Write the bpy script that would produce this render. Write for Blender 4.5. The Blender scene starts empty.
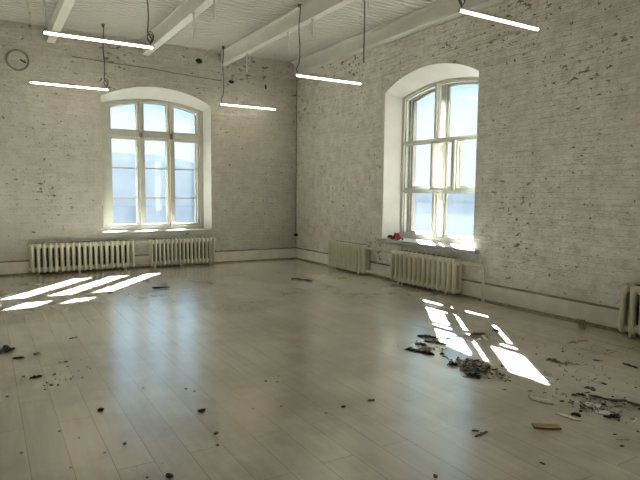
import bpy, bmesh, math, random
from mathutils import Vector, Matrix, noise
C = bpy.context.scene.collection
SC = bpy.context.scene
random.seed(7)
PI = math.pi

# ------------------------------------------------------------------ helpers
def tag(o, label=None, cat=None, group=None, kind=None):
    if label: o['label'] = label
    if cat: o['category'] = cat
    if group: o['group'] = group
    if kind: o['kind'] = kind
    return o

def empty(name, loc=(0, 0, 0), rz=0.0, parent=None):
    o = bpy.data.objects.new(name, None)
    o.empty_display_size = 0.1
    C.objects.link(o)
    o.location = loc
    o.rotation_euler = (0, 0, rz)
    if parent: o.parent = parent
    return o

def obj(name, bm, mats, parent=None, loc=(0, 0, 0), smooth=False, recalc=True):
    if recalc:
        bmesh.ops.recalc_face_normals(bm, faces=bm.faces[:])
    me = bpy.data.meshes.new(name)
    bm.to_mesh(me); bm.free()
    for m in (mats if isinstance(mats, (list, tuple)) else [mats]):
        me.materials.append(m)
    if smooth:
        for p in me.polygons: p.use_smooth = True
    o = bpy.data.objects.new(name, me)
    C.objects.link(o)
    o.location = loc
    if parent: o.parent = parent
    return o

def box(bm, lo, hi, mi=0):
    x0, y0, z0 = lo; x1, y1, z1 = hi
    v = [bm.verts.new(p) for p in ((x0,y0,z0),(x1,y0,z0),(x1,y1,z0),(x0,y1,z0),(x0,y0,z1),(x1,y0,z1),(x1,y1,z1),(x0,y1,z1))]
    for f in ((0,3,2,1),(4,5,6,7),(0,1,5,4),(1,2,6,5),(2,3,7,6),(3,0,4,7)):
        bm.faces.new([v[i] for i in f]).material_index = mi

def bevel_all(bm, w, seg=2):
    bmesh.ops.bevel(bm, geom=bm.edges[:], offset=w, segments=seg, affect='EDGES', profile=0.5)

def loft(bm, rings, caps=True, mi=0, closed=True):
    vs = [[bm.verts.new(p) for p in r] for r in rings]
    n = len(vs[0])
    for a, b in zip(vs[:-1], vs[1:]):
        for i in range(n if closed else n - 1):
            j = (i + 1) % n
            bm.faces.new((a[i], a[j], b[j], b[i])).material_index = mi
    if caps:
        bm.faces.new(vs[0]).material_index = mi
        bm.faces.new(vs[-1][::-1]).material_index = mi
    return vs

def tube(bm, pts, r, n=8, mi=0):
    pts = [Vector(p) for p in pts]
    rs = r if isinstance(r, (list, tuple)) else [r] * len(pts)
    rings = []
    up0 = None
    for i, p in enumerate(pts):
        t = (pts[min(i+1, len(pts)-1)] - pts[max(i-1, 0)]).normalized()
        if up0 is None:
            up0 = Vector((0, 0, 1)) if abs(t.z) < .9 else Vector((1, 0, 0))
        a = t.cross(up0).normalized(); b = a.cross(t).normalized()
        up0 = b
        rings.append([p + rs[i] * (a * math.cos(k*2*PI/n) + b * math.sin(k*2*PI/n)) for k in range(n)])
    loft(bm, rings, True, mi)

# ------------------------------------------------------------------ materials
def newmat(name):
    m = bpy.data.materials.new(name)
    m.use_nodes = True
    nt = m.node_tree
    for n in list(nt.nodes): nt.nodes.remove(n)
    out = nt.nodes.new('ShaderNodeOutputMaterial')
    return m, nt, out

def N(nt, t, **kw):
    n = nt.nodes.new(t)
    for k, v in kw.items():
        if k in n.inputs: n.inputs[k].default_value = v
        else: setattr(n, k, v)
    return n

def ramp(nt, src, stops):
    r = nt.nodes.new('ShaderNodeValToRGB')
    el = r.color_ramp.elements
    while len(el) < len(stops): el.new(0.5)
    for e, (p, c) in zip(el, stops):
        e.position = p
        e.color = (c, c, c, 1) if not isinstance(c, (tuple, list)) else (*c, 1)
    nt.links.new(src, r.inputs[0])
    return r.outputs[0]

def mixc(nt, fac, a, b, mode='MIX'):
    m = nt.nodes.new('ShaderNodeMix'); m.data_type = 'RGBA'; m.blend_type = mode
    for sock, v in ((m.inputs[0], fac), (m.inputs[6], a), (m.inputs[7], b)):
        if isinstance(v, bpy.types.NodeSocket): nt.links.new(v, sock)
        elif isinstance(v, (int, float)): sock.default_value = v
        else: sock.default_value = (*v, 1)
    return m.outputs[2]

def math_(nt, op, a, b=None, clamp=False):
    m = nt.nodes.new('ShaderNodeMath'); m.operation = op; m.use_clamp = clamp
    for s, v in zip(m.inputs, (a, b)):
        if v is None: continue
        if isinstance(v, bpy.types.NodeSocket): nt.links.new(v, s)
        else: s.default_value = v
    return m.outputs[0]

def simple(name, col, rough=0.6, metal=0.0, var=0.12, scale=9.0, bump=0.0, spec=0.4):
    m, nt, out = newmat(name)
    b = N(nt, 'ShaderNodeBsdfPrincipled', Roughness=rough, Metallic=metal)
    b.inputs['Specular IOR Level'].default_value = spec
    tc = N(nt, 'ShaderNodeTexCoord')
    nz = N(nt, 'ShaderNodeTexNoise', Scale=scale, Detail=4.0)
    nt.links.new(tc.outputs['Object'], nz.inputs['Vector'])
    dark = tuple(max(0, c * (1 - var)) for c in col); lite = tuple(min(1, c * (1 + var)) for c in col)
    nt.links.new(ramp(nt, nz.outputs[0], [(.3, dark), (.7, lite)]), b.inputs['Base Color'])
    if bump:
        bp = N(nt, 'ShaderNodeBump', Strength=bump, Distance=0.01)
        nt.links.new(nz.outputs[0], bp.inputs['Height'])
        nt.links.new(bp.outputs[0], b.inputs['Normal'])
    nt.links.new(b.outputs[0], out.inputs[0])
    return m

def brick_mat(name, axis, base_lo=(.66, .635, .575), base_hi=(.75, .73, .675)):
    m, nt, out = newmat(name)
    b = N(nt, 'ShaderNodeBsdfPrincipled', Roughness=0.62)
    b.inputs['Specular IOR Level'].default_value = 0.25
    tc = N(nt, 'ShaderNodeTexCoord')
    sp = N(nt, 'ShaderNodeSeparateXYZ'); nt.links.new(tc.outputs['Object'], sp.inputs[0])
    cb = N(nt, 'ShaderNodeCombineXYZ')
    nt.links.new(sp.outputs[axis], cb.inputs[0]); nt.links.new(sp.outputs[2], cb.inputs[1])
    # wobble so courses are hand laid
    wz = N(nt, 'ShaderNodeTexNoise', Scale=3.0, Detail=3.0); nt.links.new(tc.outputs['Object'], wz.inputs['Vector'])
    sub = N(nt, 'ShaderNodeVectorMath', operation='SUBTRACT'); nt.links.new(wz.outputs[1], sub.inputs[0]); sub.inputs[1].default_value = (.5, .5, .5)
    scl = N(nt, 'ShaderNodeVectorMath', operation='SCALE'); nt.links.new(sub.outputs[0], scl.inputs[0]); scl.inputs['Scale'].default_value = 0.05
    add = N(nt, 'ShaderNodeVectorMath', operation='ADD'); nt.links.new(cb.outputs[0], add.inputs[0]); nt.links.new(scl.outputs[0], add.inputs[1])
    br = N(nt, 'ShaderNodeTexBrick', Scale=1.0)
    br.inputs['Mortar Size'].default_value = 0.006; br.inputs['Mortar Smooth'].default_value = 0.6
    br.inputs['Brick Width'].default_value = 0.235; br.inputs['Row Height'].default_value = 0.066
    br.inputs['Color1'].default_value = (0.95, .95, .95, 1); br.inputs['Color2'].default_value = (1, 1, 1, 1)
    br.inputs['Mortar'].default_value = (.93, .92, .905, 1)
    nt.links.new(add.outputs[0], br.inputs['Vector'])
    big = N(nt, 'ShaderNodeTexNoise', Scale=0.9, Detail=5.0); nt.links.new(tc.outputs['Object'], big.inputs['Vector'])
    base = ramp(nt, big.outputs[0], [(.3, base_lo), (.7, base_hi)])
    col = mixc(nt, 0.85, base, br.outputs[0], 'MULTIPLY')
    # chips and pits where the paint is gone: stretched along the courses
    mp = N(nt, 'ShaderNodeMapping'); mp.inputs['Scale'].default_value = (1.0, 1.0, 2.0)
    nt.links.new(tc.outputs['Object'], mp.inputs[0])
    n1 = N(nt, 'ShaderNodeTexNoise', Scale=7.0, Detail=6.0, Roughness=0.62); nt.links.new(mp.outputs[0], n1.inputs['Vector'])
    n2 = N(nt, 'ShaderNodeTexNoise', Scale=1.1, Detail=3.0); nt.links.new(tc.outputs['Object'], n2.inputs['Vector'])
    hi = N(nt, 'ShaderNodeMapRange'); nt.links.new(sp.outputs[2], hi.inputs[0])
    hi.inputs[1].default_value = 2.6; hi.inputs[2].default_value = 4.3; hi.inputs[3].default_value = 0.0; hi.inputs[4].default_value = 0.055
    s = math_(nt, 'MULTIPLY_ADD', n2.outputs[0], 0.34); s.node.inputs[2].default_value = -0.17
    s = math_(nt, 'ADD', n1.outputs[0], s)
    s = math_(nt, 'ADD', s, hi.outputs[0])
    nd = N(nt, 'ShaderNodeTexNoise', Scale=15.0, Detail=3.0, Roughness=.55); nt.links.new(tc.outputs['Object'], nd.inputs['Vector'])
    dots = ramp(nt, math_(nt, 'ADD', nd.outputs[0], math_(nt, 'MULTIPLY', n2.outputs[0], .12)), [(.72, 0.0), (.75, 1.0)])
    pit = ramp(nt, s, [(.655, 0.0), (.695, 1.0)])
    grime = ramp(nt, s, [(.55, 0.0), (.70, .45)])
    # mortar joints collect grime only in patches; long streaks follow the courses
    mc = N(nt, 'ShaderNodeMapping'); mc.inputs['Scale'].default_value = (2.2, 2.2, 17.0); nt.links.new(tc.outputs['Object'], mc.inputs[0])
    n3 = N(nt, 'ShaderNodeTexNoise', Scale=1.0, Detail=6.0, Roughness=0.65); nt.links.new(mc.outputs[0], n3.inputs['Vector'])
    s3 = math_(nt, 'ADD', n3.outputs[0], math_(nt, 'MULTIPLY', hi.outputs[0], 1.5))
    col = mixc(nt, ramp(nt, s3, [(.54, 0.0), (.74, .5)]), col, (.36, .325, .255))
    n4 = N(nt, 'ShaderNodeTexNoise', Scale=5.0, Detail=8.0, Roughness=0.7); nt.links.new(tc.outputs['Object'], n4.inputs['Vector'])
    col = mixc(nt, ramp(nt, n4.outputs[0], [(.42, 0.0), (.68, .55)]), col, (.40, .37, .30))
    inv = br.outputs['Fac']
    j = math_(nt, 'MULTIPLY', inv, grime)
    col = mixc(nt, j, col, (.30, .265, .20))
    col = mixc(nt, math_(nt, 'MULTIPLY', pit, .9), col, (.16, .135, .10))
    col = mixc(nt, math_(nt, 'MULTIPLY', dots, .85), col, (.15, .125, .095))
    nt.links.new(col, b.inputs['Base Color'])
    h = math_(nt, 'MULTIPLY', br.outputs['Fac'], -.6)
    fn = N(nt, 'ShaderNodeTexNoise', Scale=26.0, Detail=5.0); nt.links.new(mp.outputs[0], fn.inputs['Vector'])
    h = math_(nt, 'ADD', h, math_(nt, 'MULTIPLY', fn.outputs[0], 3.0))
    h = math_(nt, 'ADD', h, math_(nt, 'MULTIPLY', n3.outputs[0], 2.6))
    h = math_(nt, 'ADD', h, math_(nt, 'MULTIPLY', br.outputs[0], 2.0))
    h = math_(nt, 'SUBTRACT', h, math_(nt, 'MULTIPLY', pit, 1.5))
    bp = N(nt, 'ShaderNodeBump', Strength=0.9, Distance=0.008)
    nt.links.new(h, bp.inputs['Height']); nt.links.new(bp.outputs[0], b.inputs['Normal'])
    nt.links.new(b.outputs[0], out.inputs[0])
    return m

def floor_mat():
    m, nt, out = newmat('laminate_planks')
    b = N(nt, 'ShaderNodeBsdfPrincipled')
    b.inputs['Specular IOR Level'].default_value = 1.0; b.inputs['Coat Weight'].default_value = 1.0; b.inputs['Coat IOR'].default_value = 1.7; b.inputs['Coat Roughness'].default_value = 0.235
    tc = N(nt, 'ShaderNodeTexCoord')
    sp = N(nt, 'ShaderNodeSeparateXYZ'); nt.links.new(tc.outputs['Object'], sp.inputs[0])
    cb = N(nt, 'ShaderNodeCombineXYZ'); nt.links.new(sp.outputs[1], cb.inputs[0]); nt.links.new(sp.outputs[0], cb.inputs[1])
    br = N(nt, 'ShaderNodeTexBrick', Scale=1.0, offset=0.37)
    br.inputs['Mortar Size'].default_value = 0.0022; br.inputs['Mortar Smooth'].default_value = 0.2
    br.inputs['Brick Width'].default_value = 1.32; br.inputs['Row Height'].default_value = 0.2
    br.inputs['Color1'].default_value = (.93, .93, .93, 1); br.inputs['Color2'].default_value = (1.03, 1.02, 1.0, 1)
    br.inputs['Mortar'].default_value = (.62, .6, .56, 1)
    nt.links.new(cb.outputs[0], br.inputs['Vector'])
    mp = N(nt, 'ShaderNodeMapping'); mp.inputs['Scale'].default_value = (14, 1.2, 1); nt.links.new(tc.outputs['Object'], mp.inputs[0])
    gr = N(nt, 'ShaderNodeTexNoise', Scale=1.5, Detail=6.0, Roughness=.6); nt.links.new(mp.outputs[0], gr.inputs['Vector'])
    base = ramp(nt, gr.outputs[0], [(.3, (.58, .535, .45)), (.7, (.67, .625, .535))])
    col = mixc(nt, 1.0, base, br.outputs[0], 'MULTIPLY')
    d1 = N(nt, 'ShaderNodeTexNoise', Scale=0.75, Detail=7.0, Roughness=.62); nt.links.new(tc.outputs['Object'], d1.inputs['Vector'])
    dirt = ramp(nt, d1.outputs[0], [(.44, 0.0), (.64, .55)])
    col = mixc(nt, dirt, col, (.27, .23, .17))
    sk = N(nt, 'ShaderNodeTexNoise', Scale=38.0, Detail=3.0); nt.links.new(tc.outputs['Object'], sk.inputs['Vector'])
    col = mixc(nt, ramp(nt, sk.outputs[0], [(.69, 0.0), (.75, .5)]), col, (.12, .095, .07))
    nt.links.new(col, b.inputs['Base Color'])
    rg = N(nt, 'ShaderNodeTexNoise', Scale=1.1, Detail=2.0); nt.links.new(tc.outputs['Object'], rg.inputs['Vector'])
    rr = N(nt, 'ShaderNodeMapRange'); nt.links.new(rg.outputs[0], rr.inputs[0])
    rr.inputs[1].default_value = .3; rr.inputs[2].default_value = .7; rr.inputs[3].default_value = FLOOR_R0; rr.inputs[4].default_value = FLOOR_R1
    nt.links.new(rr.outputs[0], b.inputs['Roughness'])
    bp = N(nt, 'ShaderNodeBump', Strength=0.25, Distance=0.002)
    nt.links.new(math_(nt, 'ADD', math_(nt, 'MULTIPLY', br.outputs['Fac'], -1.0), math_(nt, 'MULTIPLY', gr.outputs[0], .25)), bp.inputs['Height'])
    nt.links.new(bp.outputs[0], b.inputs['Normal'])
    nt.links.new(b.outputs[0], out.inputs[0])
    return m

def glass_mat(name, haze, tint=(.95, .98, 1.0)):
    m, nt, out = newmat(name)
    tr = N(nt, 'ShaderNodeBsdfTransparent'); tr.inputs[0].default_value = (*tint, 1)
    gl = N(nt, 'ShaderNodeBsdfGlossy', Roughness=0.03); gl.inputs[0].default_value = (1, 1, 1, 1)
    tl = N(nt, 'ShaderNodeBsdfTranslucent'); tl.inputs[0].default_value = (.8, .85, .9, 1)
    tc = N(nt, 'ShaderNodeTexCoord'); nz = N(nt, 'ShaderNodeTexNoise', Scale=3.0, Detail=5.0)
    nt.links.new(tc.outputs['Object'], nz.inputs['Vector'])
    mr = N(nt, 'ShaderNodeMapRange'); nt.links.new(nz.outputs[0], mr.inputs[0])
    mr.inputs[1].default_value = .3; mr.inputs[2].default_value = .7; mr.inputs[3].default_value = haze * .6; mr.inputs[4].default_value = haze * 1.4
    a = N(nt, 'ShaderNodeMixShader'); nt.links.new(mr.outputs[0], a.inputs[0]); nt.links.new(tr.outputs[0], a.inputs[1]); nt.links.new(tl.outputs[0], a.inputs[2])
    g = N(nt, 'ShaderNodeMixShader'); g.inputs[0].default_value = 0.014; nt.links.new(a.outputs[0], g.inputs[1]); nt.links.new(gl.outputs[0], g.inputs[2])
    nt.links.new(g.outputs[0], out.inputs[0])
    return m

def emit_mat(name, col, st):
    m, nt, out = newmat(name)
    e = N(nt, 'ShaderNodeEmission', Strength=st); e.inputs[0].default_value = (*col, 1)
    nt.links.new(e.outputs[0], out.inputs[0])
    return m

# ------------------------------------------------------------------ look constants
FLOOR_R0, FLOOR_R1 = 0.20, 0.262
SUN_E = 120.0
SKY = 0.90
EXPOSURE = 0.38
LAMP = 11.0

M = dict(
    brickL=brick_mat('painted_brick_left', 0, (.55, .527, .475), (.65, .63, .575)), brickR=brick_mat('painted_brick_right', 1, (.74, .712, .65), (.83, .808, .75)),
    plaster=simple('reveal_plaster', (.47, .455, .415), .7, var=.06, scale=4, bump=.15),
    jamb=simple('outer_jamb', (.42, .335, .28), .85, var=.15, scale=6, bump=.3),
    facade=simple('facade', (.5, .36, .29), .9, var=.1),
    plinth=simple('plinth_plaster', (.68, .65, .57), .65, var=.10, scale=5, bump=.2),
    ledge=simple('dusty_ledge', (.26, .225, .16), .85, var=.5, scale=3),
    edge=simple('floor_edge_dirt', (.24, .19, .12), .8, var=.3, scale=14),
    floor=floor_mat(),
    ceil=simple('ceiling_sheet', (.55, .537, .485), .6, var=.06, scale=2),
    beam=simple('beam_paint', (.66, .645, .59), .55, var=.06, scale=3, bump=.1),
    frame=simple('window_paint', (.50, .485, .42), .45, var=.08, scale=6, bump=.1),
    frame_old=simple('window_paint_worn', (.42, .40, .335), .5, var=.14, scale=8, bump=.15),
    sill=simple('sill_paint', (.46, .45, .41), .4, var=.10, scale=5),
    glass=glass_mat('window_glass', .0014), glass_dirty=glass_mat('dusty_glass', .0040),
    rad=simple('radiator_enamel', (.60, .565, .45), .42, var=.08, scale=7),
    iron=simple('rib_gap_shade', (.12, .095, .065), .8, var=.2, scale=8),  # dark back columns: shade of the rib gaps put into the colour
    pipe=simple('pipe_paint', (.62, .59, .49), .45, var=.08, scale=7),
    steel=simple('galvanised_steel', (.45, .44, .40), .45, metal=.6, var=.1),
    rod=simple('rod_paint', (.62, .61, .56), .5, var=.08),
    cable=simple('cable_sheath', (.12, .11, .095), .6, var=.1),
    lamp_body=simple('lamp_channel', (.55, .53, .48), .4, metal=.3, var=.05),
    tube=emit_mat('tube_glow', (1.0, .88, .66), LAMP),
    hole=simple('dark_recess', (.035, .03, .025), .9),
    red=simple('red_cloth', (.15, .004, .010), .85, var=.35, scale=16),
    black=simple('black_cloth', (.018, .018, .022), .85, var=.4, scale=20),
    grey=simple('slate_cloth', (.07, .08, .095), .85, var=.4, scale=20),
    brown=simple('brown_scrap', (.13, .085, .05), .8, var=.35, scale=20),
    tan=simple('tan_scrap', (.46, .37, .24), .75, var=.25, scale=20),
    card=simple('cardboard', (.34, .225, .115), .8, var=.12, scale=12),
    paper=simple('paper', (.68, .66, .60), .8, var=.08, scale=10),
    film=simple('cloudy_film', (.58, .56, .50), .3, var=.08, scale=10),
    teal=simple('teal_wrap', (.03, .22, .26), .45, var=.4, scale=20),
    pink=simple('pink_tissue', (.62, .36, .33), .8, var=.2, scale=16),
    redline=simple('red_string', (.45, .08, .06), .8),
    purple=simple('purple_ink', (.07, .045, .24), .7, var=.1),
    dust=simple('grey_rubble', (.36, .33, .27), .9, var=.3, scale=20),
    ice=simple('river_water', (.012, .014, .018), .05, var=.1, scale=.02, spec=0.5),
    hill=simple('hazed_far_trees', (.88, .87, .86), 1.0, spec=0.0, var=.06, scale=.03),  # distance haze is put into this pale colour
    town=simple('hazed_far_walls', (.58, .62, .68), 1.0, spec=0.0, var=.06, scale=.05),  # paled blue-grey to carry the haze of distance
)

# ------------------------------------------------------------------ room shell
H = 4.30          # ceiling
T = 0.68          # wall thickness
# wall-space: s = distance from the corner along the wall, d = depth outwards, z up
def PL(s, d, z): return (-s, d, z)
def PR(s, d, z): return (d, -s, z)
PW = {'left': PL, 'right': PR}
NA = 20
def outline(s0, s1, zb, zs, zc):
    pts = [(s0, zb), (s1, zb)]
    hw = (s1 - s0) / 2; rise = zc - zs; R = (hw*hw + rise*rise) / (2*rise); cz = zc - R; cs = (s0 + s1) / 2
    a = math.asin(hw / R)
    for i in range(NA + 1):
        t = a - 2*a*i/NA
        pts.append((cs + R*math.sin(t), cz + R*math.cos(t)))
    return pts
def arch_z(s0, s1, zs, zc):
    hw = (s1 - s0) / 2; rise = zc - zs; R = (hw*hw + rise*rise) / (2*rise); cz = zc - R; cs = (s0 + s1) / 2
    return lambda s: cz + math.sqrt(max(0, R*R - (s - cs)**2))

ZB, ZS, ZC = 0.70, 3.20, 3.465
ZSI, ZCI = 3.13, 3.285     # inner end of the splayed reveal
CR = {'left': (.07, .145), 'right': (.065, .065)}     # casing widths, near and far side
OPEN = {'left': [(1.98, 4.08), (6.9, 9.0)], 'right': [(3.155, 5.28), (9.3, 11.4), (13.3, 15.4)]}
SPLAY, DI = 0.05, 0.34
def prof(side, s0, s1):
    q = 0.08 if side == "left" else 0.004
    return [
        (0.0, outline(s0, s1, ZB, ZS, ZC)),
        (DI, outline(s0 + SPLAY, s1 - SPLAY, ZB + .01, ZSI, ZCI)),
        (0.56, outline(s0 + SPLAY, s1 - SPLAY, ZB + .01, ZSI, ZCI)),
        (0.561, outline(s0 + SPLAY + q, s1 - SPLAY - q, ZB + .01, ZSI - q*.5, ZCI - q*.5)),
        (T, outline(s0 + SPLAY + q, s1 - SPLAY - q, ZB - .02, ZSI - q*.5, ZCI - q*.5)),
    ]
def wall(side, S1, brick):
    P = PW[side]
    bm = bmesh.new()
    def face(pts, d, mi):
        bm.faces.new([bm.verts.new(P(s, d, z)) for s, z in pts]).material_index = mi
    for d, k, mi in ((0.0, 0, 0), (T, -1, 3)):
        cur = -T if d else 0.0
        for (s0, s1) in OPEN[side]:
            o = prof(side, s0, s1)[k][1]
            a, b = o[0][0], o[1][0]
            face([(cur, 0), (a, 0), (a, H), (cur, H)], d, mi)
            face([(a, 0), (b, 0), o[1], o[0]], d, mi)
            for p, q in zip(o[2:-1], o[3:]):
                face([p, (p[0], H), (q[0], H), q], d, mi)
            cur = b
        face([(cur, 0), (S1, 0), (S1, H), (cur, H)], d, mi)
    for (s0, s1) in OPEN[side]:
        pr = prof(side, s0, s1)
        for i in range(len(pr) - 1):
            (d0, a), (d1, b) = pr[i], pr[i+1]
            mi = 1 if i < 2 else 2
            n = len(a)
            for k in range(n):
                l = (k + 1) % n
                bm.faces.new([bm.verts.new(P(*q)) for q in ((a[k][0], d0, a[k][1]), (a[l][0], d0, a[l][1]), (b[l][0], d1, b[l][1]), (b[k][0], d1, b[k][1]))]).material_index = mi
    bmesh.ops.remove_doubles(bm, verts=bm.verts[:], dist=1e-5)
    o = obj('wall_' + side, bm, [brick, M['plaster'], M['jamb'], M['facade']], recalc=False)
    return tag(o, kind='structure')
XW, YW = -10.5, -16.5
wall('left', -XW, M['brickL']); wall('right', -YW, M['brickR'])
for nm, lo, hi, m in (('wall_rear', (XW - .3, YW - .3, 0), (0, YW, H), M['brickL']), ('wall_side', (XW - .3, YW, 0), (XW, T, H), M['brickR'])):
    bm = bmesh.new(); box(bm, lo, hi); tag(obj(nm, bm, m), kind='structure')
bm = bmesh.new(); box(bm, (XW - .3, YW - .3, -.2), (T, T, 0)); tag(obj('floor', bm, M['floor']), kind='structure')

# ceiling: painted corrugated sheet, ribs run along x
bm = bmesh.new()
per, n = 0.112, int((T - YW) / 0.112) + 2
prev = None
prof_r = ((0, 0), (.42, 0), (.52, .035), (.80, .035), (.90, 0))
for i in range(n):
    for fr, dz in prof_r:
        y = YW - .3 + (i + fr) * per
        row = (bm.verts.new((XW - .3, y, H + dz)), bm.verts.new((T, y, H + dz)))
        if prev: bm.faces.new((prev[0], prev[1], row[1], row[0]))
        prev = row
tag(obj('ceiling', bm, M['ceil']), kind='structure')
bm = bmesh.new(); box(bm, (XW - .3, YW - .3, H + .05), (T, T, H + .2)); tag(obj('ceiling_deck', bm, M['ceil']), kind='structure')

# beams along y: I-section, bottom at z = 4.03
def beam(x, w, y1=-0.02):
    bm = bmesh.new()
    z0, z1, h = 4.03, H, w / 2
    tf, tw = .028, w * .34
    sec = [(-h, z0), (h, z0), (h, z0 + tf), (tw, z0 + tf + .012), (tw, z1 - tf - .01), (h, z1 - tf), (h, z1), (-h, z1), (-h, z1 - tf), (-tw, z1 - tf - .01), (-tw, z0 + tf + .012), (-h, z0 + tf)]
    loft(bm, [[(x + a, YW, z) for a, z in sec], [(x + a, y1, z) for a, z in sec]])
    return tag(obj('ceiling_beam', bm, M['beam']), kind='structure')
for x, w in ((-1.72, .12), (-3.27, .13), (-4.88, .13), (-6.45, .13), (-8.0, .13), (-9.6, .13)): beam(x, w)
bm = bmesh.new()   # edge beam against the right wall
sec = [(-.16, 4.03), (0, 4.03), (0, H), (-.16, H), (-.16, H - .03), (-.09, H - .045), (-.09, 4.085), (-.16, 4.065)]
loft(bm, [[(a, YW, z) for a, z in sec], [(a, -.02, z) for a, z in sec]])
tag(obj('ceiling_beam', bm, M['beam']), kind='structure')

# plinths, floor-edge strips
bm = bmesh.new()
sec = [(0, 0), (.035, 0), (.032, .20), (.022, .235), (0, .245)]
loft(bm, [[(XW, -a, z) for a, z in sec], [(-.035, -a, z) for a, z in sec]])
tag(obj('baseboard_left', bm, M['plinth']), kind='structure')
bm = bmesh.new()
loft(bm, [[(-a, YW, z) for a, z in sec], [(-a, 0, z) for a, z in sec]])
tag(obj('baseboard_right', bm, M['plinth']), kind='structure')
sec2 = [(.03, 0), (.085, 0), (.075, .012), (.045, .03), (.03, .034)]
bm = bmesh.new(); loft(bm, [[(XW, -a, z) for a, z in sec2], [(-.03, -a, z) for a, z in sec2]])
tag(obj('trim_1', bm, M['edge']), kind='structure')
bm = bmesh.new(); loft(bm, [[(-a, YW, z) for a, z in sec2], [(-a, -.03, z) for a, z in sec2]])
tag(obj('trim_2', bm, M['edge']), kind='structure')

sec3 = [(.0, .238), (.027, .234), (.027, .243), (.018, .252), (0, .256)]
bm = bmesh.new(); loft(bm, [[(XW, -a, z) for a, z in sec3], [(-.02, -a, z) for a, z in sec3]])
tag(obj('trim_3', bm, M['ledge']), kind='structure')
bm = bmesh.new(); loft(bm, [[(-a, YW, z) for a, z in sec3], [(-a, -.02, z) for a, z in sec3]])
tag(obj('trim_4', bm, M['ledge']), kind='structure')

# ------------------------------------------------------------------ windows
def inset(poly, w):
    """mitred inward offset of a convex CCW polygon"""
    n = len(poly); res = []
    for i in range(n):
        p0, p1, p2 = (Vector(poly[i-1]), Vector(poly[i]), Vector(poly[(i+1) % n]))
        e1 = (p1 - p0).normalized(); e2 = (p2 - p1).normalized()
        n1 = Vector((-e1.y, e1.x)); n2 = Vector((-e2.y, e2.x))
        k = (n1 + n2); q = p1 + k * (w / max(.2, k.dot(n1)))
        res.append((q.x, q.y))
    return res
def ring(bm, P, outer, inner, d0, d1):
    n = len(outer)
    vs = [[bm.verts.new(P(s, d, z)) for s, z in pl] for pl, d in ((outer, d0), (inner, d0), (inner, d1), (outer, d1))]
    for a, b in ((0, 1), (1, 2), (2, 3), (3, 0)):
        for i in range(n):
            j = (i + 1) % n
            bm.faces.new((vs[a][i], vs[a][j], vs[b][j], vs[b][i]))
def prism(bm, P, poly, d0, d1):
    loft(bm, [[P(s, d0, z) for s, z in poly], [P(s, d1, z) for s, z in poly]])
def bar(bm, P, s0, s1, z0, z1, d0, d1):
    prism(bm, P, [(s0, z0), (s1, z0), (s1, z1), (s0, z1)], d0, d1)
def panel(s0, s1, z0, ztop):
    if not callable(ztop): return [(s0, z0), (s1, z0), (s1, ztop), (s0, ztop)]
    return [(s0, z0), (s1, z0)] + [(s1 + (s0 - s1)*i/8, ztop(s1 + (s0 - s1)*i/8)) for i in range(9)]
def sash(P, root, poly, w, d0, d1, glass, muntins=(), mat=None, name='sash', xf=None):
    Q = P if xf is None else (lambda s, d, z: P(*xf(s, d, z)))
    inner = inset(poly, w)
    bm = bmesh.new()
    ring(bm, Q, poly, inner, d0, d1)
    s0 = min(p[0] for p in inner); s1 = max(p[0] for p in inner)
    for z in muntins: bar(bm, Q, s0, s1, z - .014, z + .014, d0 + .004, d1 - .004)
    f = obj(name, bm, mat or M['frame'], root)
    zs = [inner[0][1]] + [z for z in muntins] + [None]
    dm = (d0 + d1) / 2
    for i in range(len(zs) - 1):
        lo = zs[i] + (.014 if i else 0)
        if zs[i+1] is None:
            pp = inner if not i else [(s0, lo), (s1, lo)] + inner[2:]
        else:
            pp = [(s0, lo), (s1, lo), (s1, zs[i+1] - .014), (s0, zs[i+1] - .014)]
        bm = bmesh.new(); prism(bm, Q, pp, dm - .002, dm + .002)
        obj('pane', bm, glass, f)
    return f
def window(side, idx, s0, s1, layout):
    P = PW[side]
    root = empty('window_%d' % idx); tag(root, kind='structure')
    a, b = s0 + SPLAY, s1 - SPLAY
    zb, zs, zc = ZB + .01, ZSI, ZCI
    ca, cb = CR[side]
    outer = outline(a, b, zb, zs, zc)
    # inner and outer casings
    for d0, d1, w, nm in ((.345, .43, .065, 'window_frame'), (.50, .56, .06, 'outer_frame')):
        bm = bmesh.new()
        inn = outline(a + ca - (.065 - w), b - cb + (.065 - w), zb + w, zs - .03, zc - .03)
        ring(bm, P, outer, inn, d0, d1)
        if nm == 'window_frame':
            for (x0, x1, y0, y1) in layout['bars']: bar(bm, P, x0, x1, y0, y1, d0 - .008, d1)
        else:
            for (x0, x1, y0, y1) in layout['obars']: bar(bm, P, x0, x1, y0, y1, d0 - .008, d1)
        obj(nm, bm, M['frame'] if nm == 'window_frame' else M['frame_old'], root)
    top_i = arch_z(a + ca, b - cb, zs - .034, zc - .034)
    top_o = top_i
    for (x0, x1, z0, z1, w, mun) in layout['leaves']:
        poly = panel(x0, x1, z0, top_i if z1 is None else z1)
        sash(P, root, poly, w, .37, .412, M['glass'], mun)
    for (x0, x1, z0, z1, w, mun) in layout['oleaves']:
        poly = panel(x0, x1, z0, top_o if z1 is None else z1)
        sash(P, root, poly, w, .515, .55, M['glass_dirty'], mun, M['frame_old'], 'outer_sash')
    # sill board
    bm = bmesh.new()
    if side == 'left': prism(bm, P, [(s0 - .03, ZB - .022), (s1 + .03, ZB - .022), (s1 + .03, ZB + .012), (s0 - .03, ZB + .012)], -.045, .35)
    else: prism(bm, P, [(s0 - .02, ZB - .05), (s1 + .12, ZB - .05), (s1 + .12, ZB + .006), (s0 - .02, ZB + .006)], -.10, .35)
    bevel_all(bm, .006, 2)
    obj('window_sill', bm, M['sill'], root)
    return root
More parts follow.
